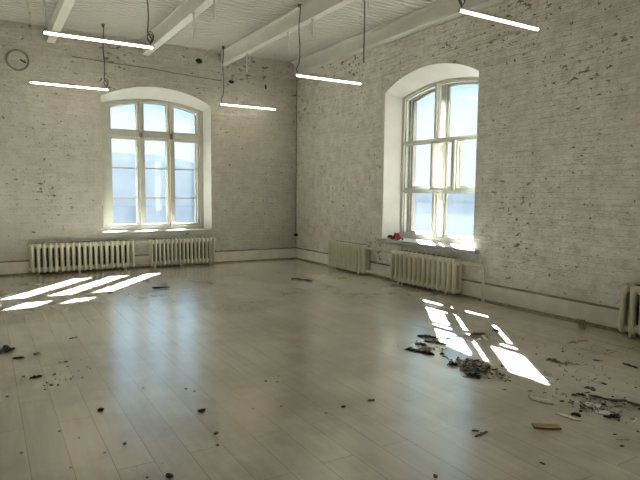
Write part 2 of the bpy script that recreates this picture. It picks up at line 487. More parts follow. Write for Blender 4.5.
def lay3(side, s0, s1):
    a, b = s0 + SPLAY + CR[side][0], s1 - SPLAY - CR[side][1]
    w = (b - a) / 3; m1, m2 = a + w, a + 2*w
    zt0, zt1 = 2.53, 2.63
    hm = .028
    L = dict(bars=[(m1 - hm, m1 + hm, .77, 3.245), (m2 - hm, m2 + hm, .77, 3.245), (a - .01, b + .01, zt0, zt1)],
             obars=[(m1 - .03, m1 + .03, .77, 3.245), (m2 - .03, m2 + .03, .77, 3.245), (a - .01, b + .01, zt0, zt1)], leaves=[], oleaves=[])
    for x0, x1 in ((a, m1 - hm), (m1 + hm, m2 - hm), (m2 + hm, b)):
        L['leaves'].append((x0 + .003, x1 - .003, .778, zt0 - .003, .045, (1.345, 1.925)))
        L['leaves'].append((x0 + .003, x1 - .003, zt1 + .003, None, .036, ()))
        L['oleaves'].append((x0 - .003, x1 + .003, .775, zt0, .045, ()))
        L['oleaves'].append((x0 - .003, x1 + .003, zt1, None, .04, ()))
    return L
w1 = window('left', 1, *OPEN['left'][0], lay3('left', *OPEN['left'][0]))
window('left', 3, *OPEN['left'][1], lay3('left', *OPEN['left'][1]))
# the right window: one mullion left of centre, two thin transoms, a small vent sash ajar in the middle row
s0, s1 = OPEN['right'][0]
a, b = s0 + SPLAY + .065, s1 - SPLAY - .065
mm = 4.055; zA, zB = 1.535, 2.345; hm = .024
LR = dict(bars=[(mm - hm, mm + hm, .77, zA), (mm - hm, mm + hm, zB, 3.25), (a - .01, b + .01, zA - .015, zA + .015), (a - .01, b + .01, zB - .015, zB + .015),
                (4.475, 4.515, zA, zB), (mm - hm, mm + .0, zA, zB)],
          obars=[(4.03, 4.13, .77, 3.25), (4.29, 4.48, zA, zB), (a, b, zA - .016, zA + .016), (a, b, zB - .016, zB + .016)],
          leaves=[(a + .003, mm - hm - .003, .778, zA - .018, .024, ()), (mm + hm + .003, b - .003, .778, zA - .018, .024, ()),
                  (a + .003, mm - hm - .003, zA + .018, zB - .018, .022, ()), (4.518, b - .003, zA + .018, zB - .018, .022, ()),
                  (a + .003, mm - hm - .003, zB + .018, None, .022, ()), (mm + hm + .003, b - .003, zB + .018, None, .022, ())],
          oleaves=[(a - .003, 4.03, .775, None, .05, (1.6,)), (4.13, b + .003, .775, None, .05, (1.6,))])
w2 = window('right', 2, s0, s1, LR)
ang = math.radians(15)
def swing(s, d, z):      # hinge on the far stile, opening into the room
    ds = s - 4.472; dd = d - .36
    return (4.472 + ds*math.cos(ang) + dd*math.sin(ang)*0.2, .36 + ds*math.sin(ang) + dd*math.cos(ang), z)
sash(PR, w2, [(4.05, zA + .012), (4.47, zA + .012), (4.47, zB - .012), (4.05, zB - .012)], .038, .355, .395, M['glass'], (), M['frame_old'], 'vent_sash', swing)
for k, (p0, p1) in enumerate(OPEN['right'][1:]): window('right', 4 + k, p0, p1, lay3('right', p0, p1))

# ------------------------------------------------------------------ radiators
def section_bm(p):
    """one cast-iron section: two oval columns between rounded top and bottom hubs"""
    bm = bmesh.new()
    w = p * .64
    z0, z1 = .035, .555
    def ell(cx, cy, rx, ry, z, n=10):
        return [(cx + rx*math.cos(k*2*PI/n), cy + ry*math.sin(k*2*PI/n), z) for k in range(n)]
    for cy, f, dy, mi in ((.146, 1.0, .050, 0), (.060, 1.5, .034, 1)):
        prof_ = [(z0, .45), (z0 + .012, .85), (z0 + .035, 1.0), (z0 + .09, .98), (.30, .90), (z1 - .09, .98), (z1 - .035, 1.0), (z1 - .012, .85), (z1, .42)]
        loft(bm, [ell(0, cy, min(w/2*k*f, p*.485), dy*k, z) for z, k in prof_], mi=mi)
    for zc, h in ((z0 + .052, .050), (z1 - .052, .050)):     # hubs joining to the neighbours
        n = 10
        def r(x, k): return [(x, .110 + .060*k*math.cos(i*2*PI/n), zc + h*k*.9*math.sin(i*2*PI/n)) for i in range(n)]
        loft(bm, [r(-p*.5, .82), r(-p*.35, 1.0), r(p*.35, 1.0), r(p*.5, .82)])
    return bm
def radiator(loc, rz, n, p, label, feet, plug_ends):
    root = empty('radiator', loc, rz)
    tag(root, label, 'radiator', 'cast iron radiators under the windows')
    bm = section_bm(p)
    first = obj('section', bm, [M['rad'], M['iron']], root, (p/2, 0, 0), smooth=True)  # second slot: rib-gap shade colour on the back columns
    end_mesh = first.data.copy()          # end sections keep the enamel on both columns
    end_mesh.materials[1] = M['rad']
    mid = first.data
    for i in range(1, n):
        c = first.copy(); C.objects.link(c); c.parent = root; c.location = (p*(i + .5), 0, 0)
        if i == n - 1: c.data = end_mesh
    first.data = end_mesh if n > 1 else first.data
    for i in feet:
        bm = bmesh.new(); x = p*i
        tube(bm, [(x, .150, .10), (x, .158, .05), (x, .162, .0)], [.012, .012, .017], 8)
        tube(bm, [(x, .085, .10), (x, .08, .0)], [.012, .015], 8)
        obj('foot', bm, M['pipe'], root, smooth=True)
    for i in plug_ends:
        x = 0 if i == 0 else p*n
        sg = -1 if i == 0 else 1
        for z in (.087, .503):
            bm = bmesh.new()
            tube(bm, [(x - sg*.01, .12, z), (x + sg*.018, .12, z)], [.03, .026], 10)
            obj('end_plug', bm, M['pipe'], root, smooth=True)
    for x in (p*1.5, p*(n - 1.5)):
        bm = bmesh.new(); box(bm, (x - .012, .0, .44), (x + .012, .10, .46)); obj('wall_bracket', bm, M['pipe'], root)
    return root
pi_ = PI
# along the left wall local +x runs away from the corner (rotation 180), along the right wall towards it (rotation -90 / 90)
radiator((-3.54, 0, 0), pi_, 19, .0945, 'long ribbed radiator below the left window, at the far left of the room', (2, 10.5, 17.6), (1,))
radiator((-1.955, 0, 0), pi_, 17, .0778, 'narrow-ribbed radiator under the right half of the left window', (1.3, 9, 15.8), (0,))
radiator((0, -2.87, 0), pi_/2, 12, .1035, 'shorter ribbed radiator between the room corner and the right window', (2, 10.5), (1,))
radiator((0, -5.14, 0), pi_/2, 14, .110, 'ribbed radiator directly beneath the sill of the right window', (2, 12), (0,))
radiator((0, -8.78, 0), pi_/2, 12, .104, 'radiator cut off by the right edge of the photo', (2, 10.6), (1,))

# pipes
def pipe(name, pts, r, label, grp=None, mat='pipe'):
    bm = bmesh.new(); tube(bm, pts, r, 10)
    return tag(obj(name, bm, M[mat], smooth=True), label, 'pipe', grp)
G = 'short heating pipes between radiators'
pipe('heating_pipe', [(-3.535, -.12, .503), (-3.282, -.12, .503)], .020, 'upper white pipe joining the two radiators under the left window', G)
pipe('heating_pipe', [(-3.535, -.12, .087), (-3.282, -.12, .087)], .020, 'lower white pipe joining the two radiators under the left window', G)
pipe('heating_pipe', [(-.12, -2.875, .503), (-.12, -3.595, .503)], .019, 'upper white pipe joining the two radiators beside the right window', G)
pipe('heating_pipe', [(-.12, -2.875, .087), (-.12, -3.595, .087)], .024, 'lower white pipe joining the two radiators beside the right window', G)
pipe('heating_pipe', [(-.12, -5.165, .503), (-.115, -5.50, .503), (-.10, -5.56, .49), (-.095, -5.575, .45), (-.095, -5.58, 0.0)], .022, 'white pipe bending down to the floor right of the right window radiator')

# ------------------------------------------------------------------ pendant tube lamps
def lamp(x0, x1, y, z, label, thick, loops):
    root = empty('tube_lamp', ((x0 + x1)/2, y, z))
    tag(root, label, 'lamp', 'hanging tube lamps')
    h = (x1 - x0)/2
    bm = bmesh.new()
    sec_ = [(-.015, .012), (.015, .012), (.015, .020), (.009, .030), (-.009, .030), (-.015, .020)]
    loft(bm, [[(-h, a, b) for a, b in sec_], [(h, a, b) for a, b in sec_]])
    obj('housing', bm, M['lamp_body'], root)
    bm = bmesh.new()
    n = 14
    ringp = [(.0135*math.cos(k*2*PI/n), .0 + .0135*math.sin(k*2*PI/n)) for k in range(n)]
    loft(bm, [[(x, a*f, b*f) for a, b in ringp] for x, f in ((-h, .8), (-h + .006, 1), (h - .006, 1), (h, .8))])
    obj('diffuser', bm, M['tube'], root, smooth=True)
    for sx in (-1, 1):
        bm = bmesh.new(); box(bm, (sx*h - .008, -.015, -.015), (sx*h + .008, .015, .028)); bevel_all(bm, .004, 1)
        obj('end_cap', bm, M['lamp_body'], root)
    for sx, big in ((-1, thick[0]), (1, thick[1])):
        bm = bmesh.new()
        x = sx*(h - .03)
        top = H - z
        if big:
            pts = [(x, 0, .035), (x + sx*.02, 0, .10), (x - sx*.03, .01, .18)] + [(x - sx*.03 + .008*math.sin(i*1.3), .008*math.cos(i*1.7), .18 + (top - .18)*i/6) for i in range(1, 7)]
            tube(bm, pts, .009, 8)
            tube(bm, [(x - sx*.03, 0, top - .05), (x - sx*.03, 0, top)], [.018, .03], 8)
            obj('power_cable', bm, M['cable'], root, smooth=True)
            if loops:
                bm = bmesh.new()
                cpts = [(x + .035*math.cos(t*.55) - sx*.0, .012*math.sin(t*.4), .10 + .06*math.sin(t*.55) + .002*t) for t in range(22)]
                tube(bm, cpts, .006, 6)
                obj('cable_loop', bm, M['cable'], root, smooth=True)
        else:
            tube(bm, [(x, 0, .035), (x, 0, top)], .0028, 6)
            tube(bm, [(x, 0, top - .03), (x, 0, top)], [.008, .016], 8)
            obj('suspension_wire', bm, M['steel'], root, smooth=True)
    return root
lamp(-5.34, -4.14, -3.94, 3.22, 'lit tube lamp at upper left, the larger of the two left ones', (0, 1), True)
lamp(-5.27, -4.07, -.68, 3.21, 'lit tube lamp hanging low beside the left window arch, closest to left wall', (0, 1), True)
lamp(-1.93, -.73, -.41, 3.19, 'lit tube lamp between the left window and the room corner', (1, 0), False)
lamp(-1.86, -.66, -3.37, 3.25, 'lit tube lamp in front of the room corner, left of the right window', (1, 0), False)
lamp(-1.82, -.62, -6.72, 3.32, 'lit tube lamp at the top right, above the right window', (1, 0), True)

# unseen lamps added on the same grid behind and beside the camera, as fill
for x, y, lb in ((-4.74, -6.85, 'unseen fill tube lamp overhead just above the top edge of the photo'), (-1.25, -9.9, 'unseen fill tube lamp beside the right wall, past the right edge of the photo'),
                 (-4.74, -10.0, 'unseen fill tube lamp overhead at the photographer'), (-8.15, -3.9, 'unseen fill tube lamp left of the camera view, second from the left wall'),
                 (-8.15, -.7, 'unseen fill tube lamp left of the camera view, closest to the left wall'), (-8.15, -7.0, 'unseen fill tube lamp left of the camera view, third from the left wall')):
    lamp(x - .6, x + .6, y, 3.25, lb, (1, 0), False)

# loose cable and short conduit drops
bm = bmesh.new(); tube(bm, [(-1.09, -4.05, H), (-1.088, -4.05, 3.9), (-1.094, -4.052, 3.6), (-1.09, -4.05, 3.40)], .010, 8)
tag(obj('loose_cable', bm, M['cable'], smooth=True), 'dark cable hanging free from the ceiling left of the right window arch', 'cable')
def rod(x, y, z0, z1, label):
    bm = bmesh.new(); tube(bm, [(x, y, z0), (x, y, z1)], .016, 10)
    tube(bm, [(x, y, z1 - .012), (x, y, z1)], .03, 10)
    tag(obj('conduit_drop', bm, M['rod'], smooth=True), label, 'conduit', 'short white conduit drops below the ceiling')
rod(-3.30, -2.95, 3.67, 4.03, 'short white conduit hanging under the second ceiling beam from the left, nearer the left wall')
rod(-3.27, -3.72, 3.75, 4.03, 'short white conduit at the top of the photo left of the middle beam')
rod(-1.72, -2.86, 3.67, 4.03, 'short white conduit under the long middle beam, right in front of the corner')
rod(-1.73, -3.64, 3.76, 4.03, 'short white conduit under the middle beam just right of the lamp cable above the corner')
rod(-1.70, -1.17, 3.70, 4.03, 'short white conduit under the wall end of the middle beam')
rod(-1.68, -4.95, 3.74, 4.03, 'short white conduit at the top edge beside the free hanging cable')
rod(-5.31, -1.34, 4.06, H, 'short white conduit by the top left corner, leftmost of a pair')
rod(-5.10, -1.48, 4.01, H, 'short white conduit by the top left corner, next to the left beam')

# surface details on the walls
def surf(name, pts, r, label, cat, mat):
    bm = bmesh.new(); tube(bm, pts, r, 8)
    return tag(obj(name, bm, M[mat], smooth=True), label, cat)
surf('wall_cable', [(-4.55, -.012, 3.845), (-3.9, -.012, 3.815), (-3.2, -.012, 3.80), (-2.5, -.012, 3.755), (-1.75, -.012, 3.725)], .007, 'dark line drawn for a ledge shadow along the left wall above the window', 'cable', 'edge')  # dark tube painted in for the shadow under a ledge
surf('wall_cable', [(-.012, -3.05, 3.49), (-.012, -3.7, 3.55), (-.012, -4.49, 3.565), (-.012, -5.2, 3.585), (-.012, -5.95, 3.575)], .012, 'thin raised line standing in for a ledge along the right wall above the arch', 'cable', 'pipe')  # tube added in place of a ledge and its shadow line
surf('wall_cable', [(-.02, -.02, .30), (-.018, -.02, 1.2), (-.02, -.02, 2.4), (-.02, -.018, 3.2), (-.02, -.02, 3.95)], .005, 'thin dark cable running up the room corner', 'cable', 'edge')
bm = bmesh.new(); tube(bm, [(-.07, -.02, .535), (-.005, -.04, .54), (-.03, -.10, .53)], [.022, .03, .022], 8)
tag(obj('pipe_stub', bm, M['hole'], smooth=True), 'dark stub low in the room corner', 'pipe')
# round blocked flue on the left wall
root = empty('round_vent', (-5.40, 0, 3.67)); tag(root, 'round blocked vent ring on the brickwork at upper left', 'vent')
bm = bmesh.new()
pts = [(.165*math.cos(t*2*PI/36), -.018, .165*math.sin(t*2*PI/36)) for t in range(37)]
tube(bm, pts, .016, 8); obj('rim', bm, M['ledge'], root, smooth=True)
bm = bmesh.new(); loft(bm, [[(.15*math.cos(t*2*PI/30), -d, .15*math.sin(t*2*PI/30)) for t in range(30)] for d in (.001, .010)])
obj('plug', bm, M['brickL'], root)
bm = bmesh.new(); tube(bm, [(.04, -.014, .02), (.08, -.014, -.01), (.13, -.014, -.03)], .012, 6); obj('crack', bm, M['hole'], root)
# deep putlog holes
def hole(x, z, w, h, label):
    bm = bmesh.new()
    loft(bm, [[(x + w*f*math.cos(t*2*PI/10)*(1 + .25*math.sin(t*3)), -d, z + h*f*math.sin(t*2*PI/10)) for t in range(10)] for d, f in ((0.0, 1.1), (.006, .85))])
    tag(obj('wall_hole', bm, M['hole']), label, 'hole', 'dark holes knocked in the left wall')
hole(-2.22, 4.06, .06, .045, 'dark hole high on the left wall next to the middle beam')
hole(-1.54, 3.73, .055, .032, 'dark hole in the left wall above the small lamp near the corner')
hole(-.76, 3.71, .02, .05, 'upright dark notch in the left wall close to the corner')

# ------------------------------------------------------------------ things lying about
def cloth(name, x, y, L, W, ang, mat, label, cat, z=0.0, hgt=.03, seed=0, group=None, bend=0.0):
    """crumpled thin scrap with ragged outline"""
    rnd = random.Random(seed)
    bm = bmesh.new()
    nx, ny = 14, 7
    grid = []
    jag = [(rnd.uniform(.72, 1.05), rnd.uniform(.72, 1.05)) for _ in range(nx)]
    jx = [rnd.uniform(-.06, .06)*L for _ in range(ny)]
    for i in range(nx):
        row = []
        for j in range(ny):
            u = i/(nx-1)*2 - 1; v = j/(ny-1)*2 - 1
            e = (jag[i][0] if v < 0 else jag[i][1]) - .35*abs(noise.noise(Vector((u*1.7, v*.4, seed*3.1)))) - .12*u*u
            px = u*L/2*(1 - .2*abs(noise.noise(Vector((v*2, seed*1.3, 4)))) ) + jx[j]*u*u + v*L*.10*math.sin(seed)
            py = v*W/2*e + bend*(1 - u*u)
            pz = .004 + hgt*max(0, .35 + noise.noise(Vector((u*2.4 + seed*7, v*2.0, seed)))) * (1 - .6*u*u) * (1 - .4*v*v)
            row.append(bm.verts.new((px, py, pz)))
        grid.append(row)
    for i in range(nx - 1):
        for j in range(ny - 1):
            bm.faces.new((grid[i][j], grid[i+1][j], grid[i+1][j+1], grid[i][j+1]))
    ret = bmesh.ops.extrude_face_region(bm, geom=bm.faces[:])
    for v in [g for g in ret['geom'] if isinstance(g, bmesh.types.BMVert)]: v.co.z -= .0035
    o = obj(name, bm, M[mat], None, (x, y, z), smooth=True)
    o.rotation_euler = (0, 0, math.radians(ang))
    return tag(o, label, cat, group)
def stick(name, x, y, L, r, ang, mat, label, cat, seed=0, z=0.0, group=None, wig=.06):
    rnd = random.Random(seed)
    bm = bmesh.new()
    pts = [((i/7 - .5)*L, rnd.uniform(-1, 1)*wig*L, r + abs(rnd.gauss(0, .15))*r) for i in range(8)]
    tube(bm, pts, [r*rnd.uniform(.7, 1.15)*(1 if 0 < i < 7 else .6) for i in range(8)], 7)
    o = obj(name, bm, M[mat], None, (x, y, z), smooth=True)
    o.rotation_euler = (0, 0, math.radians(ang))
    return tag(o, label, cat, group)
def chunk(name, x, y, L, W, h, ang, mat, label, cat, seed=0, group=None):
    bm = bmesh.new()
    bmesh.ops.create_icosphere(bm, subdivisions=2, radius=1)
    for v in bm.verts:
        k = 1 + .45*noise.noise(v.co*1.5 + Vector((seed*2.7, seed, 0)))
        c = v.co*k
        v.co = (c.x*L/2*(1 + .3*c.y), c.y*W/2, max(0, (c.z*.5 + .42)*h*.6))
    o = obj(name, bm, M[mat], None, (x, y, 0))
    o.rotation_euler = (0, 0, math.radians(ang))
    return tag(o, label, cat, group)

# red cloth on the right sill
cloth('red_cloth', -.02, -3.55, .42, .18, 78, 'red', 'crumpled red cloth on the left end of the right window sill', 'cloth', ZB + .006, .15, 3)

# left part of the floor
cloth('dark_rag', -5.87, -5.13, .20, .13, 43, 'grey', 'crumpled slate-grey rag at the left edge of the photo', 'rag', 0, .08, 11)
cloth('dark_scrap', -5.75, -5.42, .085, .05, -10, 'black', 'flat black scrap just right of the slate-grey rag', 'scrap', 0, .02, 12)
cloth('dark_scrap', -5.60, -5.36, .055, .045, 30, 'brown', 'small dark brown scrap, second right of the slate-grey rag', 'scrap', 0, .02, 13)
cloth('dark_scrap', -5.66, -6.06, .09, .05, 11, 'black', 'largest black scrap on the left floor, in front of the slate-grey rag', 'scrap', 0, .02, 14)
chunk('dark_scrap', -5.40, -5.74, .036, .03, .02, 20, 'brown', 'small round dark bit level with the slate-grey rag, farthest right of it', 'scrap', 15)
stick('wood_sliver', -5.24, -4.93, .085, .006, 17, 'brown', 'thin wood sliver lying beyond the slate-grey rag', 'sliver', 16)
chunk('dirt_lump', -5.33, -7.02, .045, .04, .03, 0, 'black', 'black dirt lump at the left border of the left window reflection', 'dirt', 17)
chunk('dirt_lump', -4.74, -7.37, .055, .04, .03, 0, 'black', 'black dirt lump at the right border of the left window reflection', 'dirt', 18)
chunk('dirt_lump', -5.18, -8.13, .055, .035, .03, -70, 'black', 'black dirt lump at the bottom edge of the photo', 'dirt', 19)
for k, (x, y, L) in enumerate([(-5.74,-5.99,.026),(-5.57,-6.32,.04),(-5.87,-6.42,.028),(-5.62,-6.40,.02),(-5.53,-6.06,.025),(-5.61,-7.24,.02),(-5.52,-7.40,.016),(-5.83,-7.45,.026),(-5.30,-7.62,.024),(-5.42,-7.68,.017),(-5.61,-7.77,.015),(-5.28,-8.08,.021),(-4.70,-6.90,.03),(-4.66,-6.98,.022),(-4.78,-7.75,.035),(-4.83,-7.91,.028),(-5.62,-6.30,.02),(-5.46,-6.22,.018)]):
    chunk('floor_crumb', x, y, L, L*.75, L*.5, 40*k, 'brown', 'tiny dark crumb on the left half of the floor', 'crumb', 30 + k, 'crumbs on the left floor')
for k, (x, y, L) in enumerate([(-4.02,-7.82,.024),(-4.23,-7.56,.026),(-4.10,-7.04,.03),(-4.03,-7.10,.028),(-3.96,-6.98,.022),(-4.42,-7.50,.02)]):
    chunk('floor_crumb', x, y, L, L*.6, L*.4, 50*k, 'brown', 'tiny brown crumb on the bare floor in the middle of the room', 'crumb', 60 + k, 'crumbs on the middle floor')
chunk('dirt_lump', -3.86, -7.79, .036, .03, .022, 0, 'black', 'round black speck alone in the middle of the floor', 'dirt', 70)
stick('dark_sliver', -3.62, -7.79, .05, .007, -17, 'black', 'short dark sliver left of the right window reflection', 'sliver', 71)
# far floor
stick('dark_bar', -3.69, -2.47, .27, .014, -8, 'black', 'dark stick on the floor before the narrow-ribbed radiator', 'stick', 72, wig=.01)
chunk('dirt_lump', -4.44, -2.52, .085, .06, .03, -20, 'brown', 'brown lump between the sun patch and the dark stick on the far floor', 'dirt', 73)
chunk('dirt_lump', -2.45, -2.50, .11, .05, .02, -3, 'dust', 'pale grey lump on the far floor right of the left window', 'dirt', 74)
stick('dark_stick', -1.38, -2.77, .40, .012, -65, 'black', 'long dark stick lying on the floor in front of the corner', 'stick', 75, wig=.02)
chunk('dirt_lump', -1.47, -2.59, .05, .05, .04, 0, 'black', 'black lump at the far end of the long dark stick', 'dirt', 76)
cloth('flat_scrap', -.65, -2.90, .17, .08, -8, 'brown', 'flat brown scrap in front of the shorter radiator', 'scrap', 0, .012, 77)
chunk('dirt_lump', -.67, -4.70, .06, .05, .02, 0, 'brown', 'small dark lump before the radiator beneath the right window', 'dirt', 78)
# lower right
stick('curved_strip', -3.36, -8.585, .12, .006, 0, 'brown', 'thin curved strip alone at the lower right of the floor', 'strip', 79, wig=.10)
chunk('strip_end', -3.30, -8.575, .024, .02, .015, 0, 'black', 'black bit at the right end of the thin curved strip', 'bit', 80)
stick('short_sliver', -3.35, -8.53, .045, .005, -35, 'brown', 'short sliver just above the thin curved strip', 'sliver', 81)
bm = bmesh.new(); box(bm, (-.085, -.032, 0), (.085, .032, .012)); bevel_all(bm, .002, 1)
bmesh.ops.subdivide_edges(bm, edges=[e for e in bm.edges if e.calc_length() > .12], cuts=6)
for v in bm.verts: v.co.z += .006*abs(math.sin(v.co.x*20)); v.co.y += .004*math.sin(v.co.x*90)*(1 if v.co.y > 0 else 0)
o = obj('cardboard_piece', bm, M['card'], None, (-2.91, -8.72, 0)); o.rotation_euler = (0, 0, math.radians(-36))
tag(o, 'flat tan cardboard piece alone on the floor at the lower right', 'cardboard')
for k, (x, y, L) in enumerate([(-2.74,-9.12,.034),(-3.96,-8.83,.04),(-3.34,-9.02,.03),(-2.62,-9.0,.025),(-2.45,-9.05,.03)]):
    chunk('floor_crumb', x, y, L, L*.6, L*.4, 50*k, 'brown', 'tiny crumb on the floor near the bottom right of the photo', 'crumb', 90 + k, 'crumbs at the lower right')
stick('pale_splinter', -2.65, -9.07, .08, .004, -30, 'tan', 'pale splinter at the lower right below the black rag', 'splinter', 96)
# litter at the right
cloth('paper_sheet', -2.29, -8.64, .11, .10, -60, 'paper', 'white paper scrap in the right litter, upper of two', 'paper', 0, .012, 101)
cloth('paper_sheet', -2.36, -8.76, .12, .09, -70, 'paper', 'white paper scrap in the right litter next to the black rag', 'paper', 0, .012, 102)
cloth('black_rag', -2.37, -8.84, .085, .055, -40, 'black', 'black rag lying at the front of the right litter', 'rag', 0, .03, 103)
cloth('black_scrap', -2.56, -8.69, .065, .05, -60, 'black', 'round black scrap on the left of the right litter', 'scrap', 0, .025, 104)
cloth('black_scrap', -2.18, -8.47, .06, .045, -50, 'black', 'black scrap behind the white paper scraps', 'scrap', 0, .02, 105)
stick('dark_branch', -2.12, -8.60, .18, .010, -68, 'brown', 'dark stick crossing the right litter, leftmost of three in line', 'stick', 106)
stick('dark_branch', -2.06, -8.70, .11, .011, -30, 'brown', 'dark stick in the right litter, middle of three in line', 'stick', 107)
stick('dark_branch', -2.02, -8.80, .12, .011, -75, 'brown', 'dark stick at the right edge of the photo, last of three in line', 'stick', 108)
stick('yellow_stick', -2.15, -8.745, .06, .008, -51, 'tan', 'short yellowish stick below the dark sticks', 'stick', 109)
chunk('black_bit', -2.07, -8.86, .04, .03, .02, -46, 'black', 'black bit cut by the right edge of the photo', 'bit', 110)
stick('thin_twig', -2.29, -8.69, .24, .004, 14, 'brown', 'thin bent twig between the two white paper scraps', 'twig', 111)
cloth('cloudy_sheet', -2.53, -8.39, .17, .10, -70, 'film', 'cloudy plastic sheet left of the right litter, nearest the sun patch', 'sheet', 0, .006, 112)
cloth('cloudy_sheet', -2.63, -8.68, .16, .05, -80, 'film', 'cloudy plastic strip under the round black scrap', 'sheet', 0, .004, 113)
stick('dark_strip', -1.16, -8.26, .14, .008, -101, 'black', 'dark strip lying near the right edge beyond the litter', 'strip', 114)
chunk('dark_bit', -1.26, -8.01, .058, .04, .015, -44, 'black', 'flat dark bit on the floor beyond the right litter', 'bit', 115)
cloth('twisted_scrap', -1.61, -7.83, .12, .05, -92, 'brown', 'twisted brown scrap right of the sun patch end', 'scrap', 0, .04, 116)
cloth('twisted_scrap', -1.57, -7.95, .14, .045, -36, 'dust', 'twisted grey scrap right of the brown twisted scrap', 'scrap', 0, .035, 117)
chunk('dark_bit', -1.79, -8.41, .055, .03, .015, -93, 'black', 'dark bit above the sticks of the right litter', 'bit', 118)
cloth('dark_tuft', -2.00, -8.43, .08, .05, -85, 'brown', 'brown fibre tuft behind the dark sticks', 'tuft', 0, .03, 119)
bm = bmesh.new()
for sy, a0 in ((1, .5), (-1, -.75)):
    pts_ = [(0, 0), (.075*math.cos(a0), .075*math.sin(a0))]
    nrm = (-math.sin(a0)*.0015, math.cos(a0)*.0015)
    loft(bm, [[(x_ + k*nrm[0] - zz*.25, y_ + k*nrm[1], zz + .001) for (x_, y_), k in ((pts_[0], -1), (pts_[1], -1), (pts_[1], 1), (pts_[0], 1))] for zz in (0, .06 + .02*sy, .10)])
tag(obj('folded_card', bm, M['tan'], None, (-.27, -7.16, 0)), 'small folded tan card standing upright before the baseboard near the right radiator', 'card')
stick('pale_strip', -.85, -7.53, .27, .010, -4, 'tan', 'pale curved strip on the floor below the right radiator', 'strip', 121, wig=.09)
# litter at the left of the sun patch
cloth('black_strip', -2.05, -6.64, .20, .07, -49, 'black', 'black cloth strip at the back of the central litter', 'cloth', 0, .035, 131)
cloth('black_strip', -2.51, -6.95, .17, .07, -64, 'black', 'leftmost black cloth strip of the central litter', 'cloth', 0, .03, 132)
cloth('black_strip', -2.46, -7.08, .16, .06, -84, 'black', 'black cloth strip at the front of the pink tissue', 'cloth', 0, .03, 133)
cloth('pink_tissue', -2.36, -6.97, .13, .10, -66, 'pink', 'pink crumpled tissue among the black strips', 'tissue', 0, .03, 134)
cloth('brown_strip', -2.13, -6.85, .24, .05, -60, 'brown', 'long brown strip behind the pink tissue', 'strip', 0, .03, 135)
cloth('dark_strip', -2.31, -6.83, .11, .06, -50, 'grey', 'slate-grey scrap left of the long brown strip', 'scrap', 0, .03, 136)
cloth('teal_wrapper', -1.89, -6.76, .16, .11, 1, 'teal', 'teal wrapper at the top left of the sun patch', 'wrapper', 0, .05, 137)
chunk('black_bit', -2.35, -7.17, .05, .04, .025, 0, 'black', 'small black bit between the pink tissue and the rubble heap', 'bit', 138)
stick('red_string', -1.69, -6.81, .29, .007, -9, 'redline', 'red string stretched across the sun patch', 'string', 139)
cloth('brown_scrap', -1.52, -6.82, .19, .07, -4, 'brown', 'brown scrap at the right end of the red string', 'scrap', 0, .04, 140)
cloth('dark_scrap', -1.21, -6.81, .08, .07, -93, 'black', 'black scrap at the right border of the sun patch', 'scrap', 0, .03, 141)
cloth('black_scrap', -2.57, -7.77, .12, .08, -70, 'black', 'black scrap at the front of the rubble heap', 'scrap', 0, .05, 142)
cloth('teal_wrapper', -2.49, -7.69, .18, .06, -100, 'teal', 'teal wrapper lying on the rubble heap', 'wrapper', .012, .04, 143)
cloth('black_scrap', -2.31, -7.48, .10, .06, -54, 'black', 'black scrap at the back of the rubble heap', 'scrap', 0, .05, 144)
cloth('black_scrap', -2.50, -7.46, .08, .06, -57, 'black', 'black scrap at the left tip of the rubble heap', 'scrap', 0, .04, 145)
# printed sheet in the sun
root = empty('printed_sheet', (-2.13, -8.06, 0), math.radians(-64)); tag(root, 'white sheet with a purple mark lying in the sun patch', 'paper')
bm = bmesh.new(); box(bm, (-.13, -.075, .001), (.13, .075, .004)); obj('sheet', bm, M['paper'], root)
bm = bmesh.new(); loft(bm, [[(-.09, -.025, z), (-.02, -.035, z), (-.035, .0, z), (-.055, .035, z), (-.075, .02, z)] for z in (.004, .005)])
obj('purple_mark', bm, M['purple'], root)
bm = bmesh.new(); box(bm, (.0, -.008, .004), (.085, .008, .005)); obj('printed_line', bm, M['grey'], root)

# uncountable fine rubble
def rubble(name, pts, n, label, seed, spread):
    rnd = random.Random(seed)
    bm = bmesh.new()
    for i in range(n):
        cx, cy, sx, sy, an, hh = rnd.choice(pts)
        u, v = rnd.gauss(0, .5), rnd.gauss(0, .5)
        ca, sa = math.cos(math.radians(an)), math.sin(math.radians(an))
        px = cx + (u*sx)*ca - (v*sy)*sa; py = cy + (u*sx)*sa + (v*sy)*ca
        zz = hh*max(0, 1 - (u*u + v*v)*1.4)*rnd.random()
        L = rnd.choice((.008, .012, .02, .03, .045, .06))*spread; W = rnd.uniform(.006, .022)*spread; t = rnd.uniform(.002, .010)
        R = Matrix.Rotation(rnd.uniform(0, PI), 4, 'Z') @ Matrix.Rotation(rnd.gauss(0, .25), 4, 'Y')
        mi = rnd.choice((0, 0, 0, 1, 1, 2, 3, 3, 4))
        base = len(bm.verts)
        vs = []
        for a_, b_, c_ in ((-1,-1,0),(1,-1,0),(.8,1,0),(-.9,.8,0),(-.9,-.9,1),(.9,-.8,1),(.7,.9,1),(-.8,.7,1)):
            q = R @ Vector((a_*L/2*rnd.uniform(.7, 1), b_*W/2, c_*t))
            vs.append(bm.verts.new((px + q.x, py + q.y, max(.001, zz + q.z + .25*L*0 + .001))))
        for f in ((0,3,2,1),(4,5,6,7),(0,1,5,4),(1,2,6,5),(2,3,7,6),(3,0,4,7)):
            bm.faces.new([vs[k] for k in f]).material_index = mi
    o = obj(name, bm, [M['dust'], M['brown'], M['black'], M['tan'], M['paper']], None)
    return tag(o, label, 'rubble', kind='stuff')
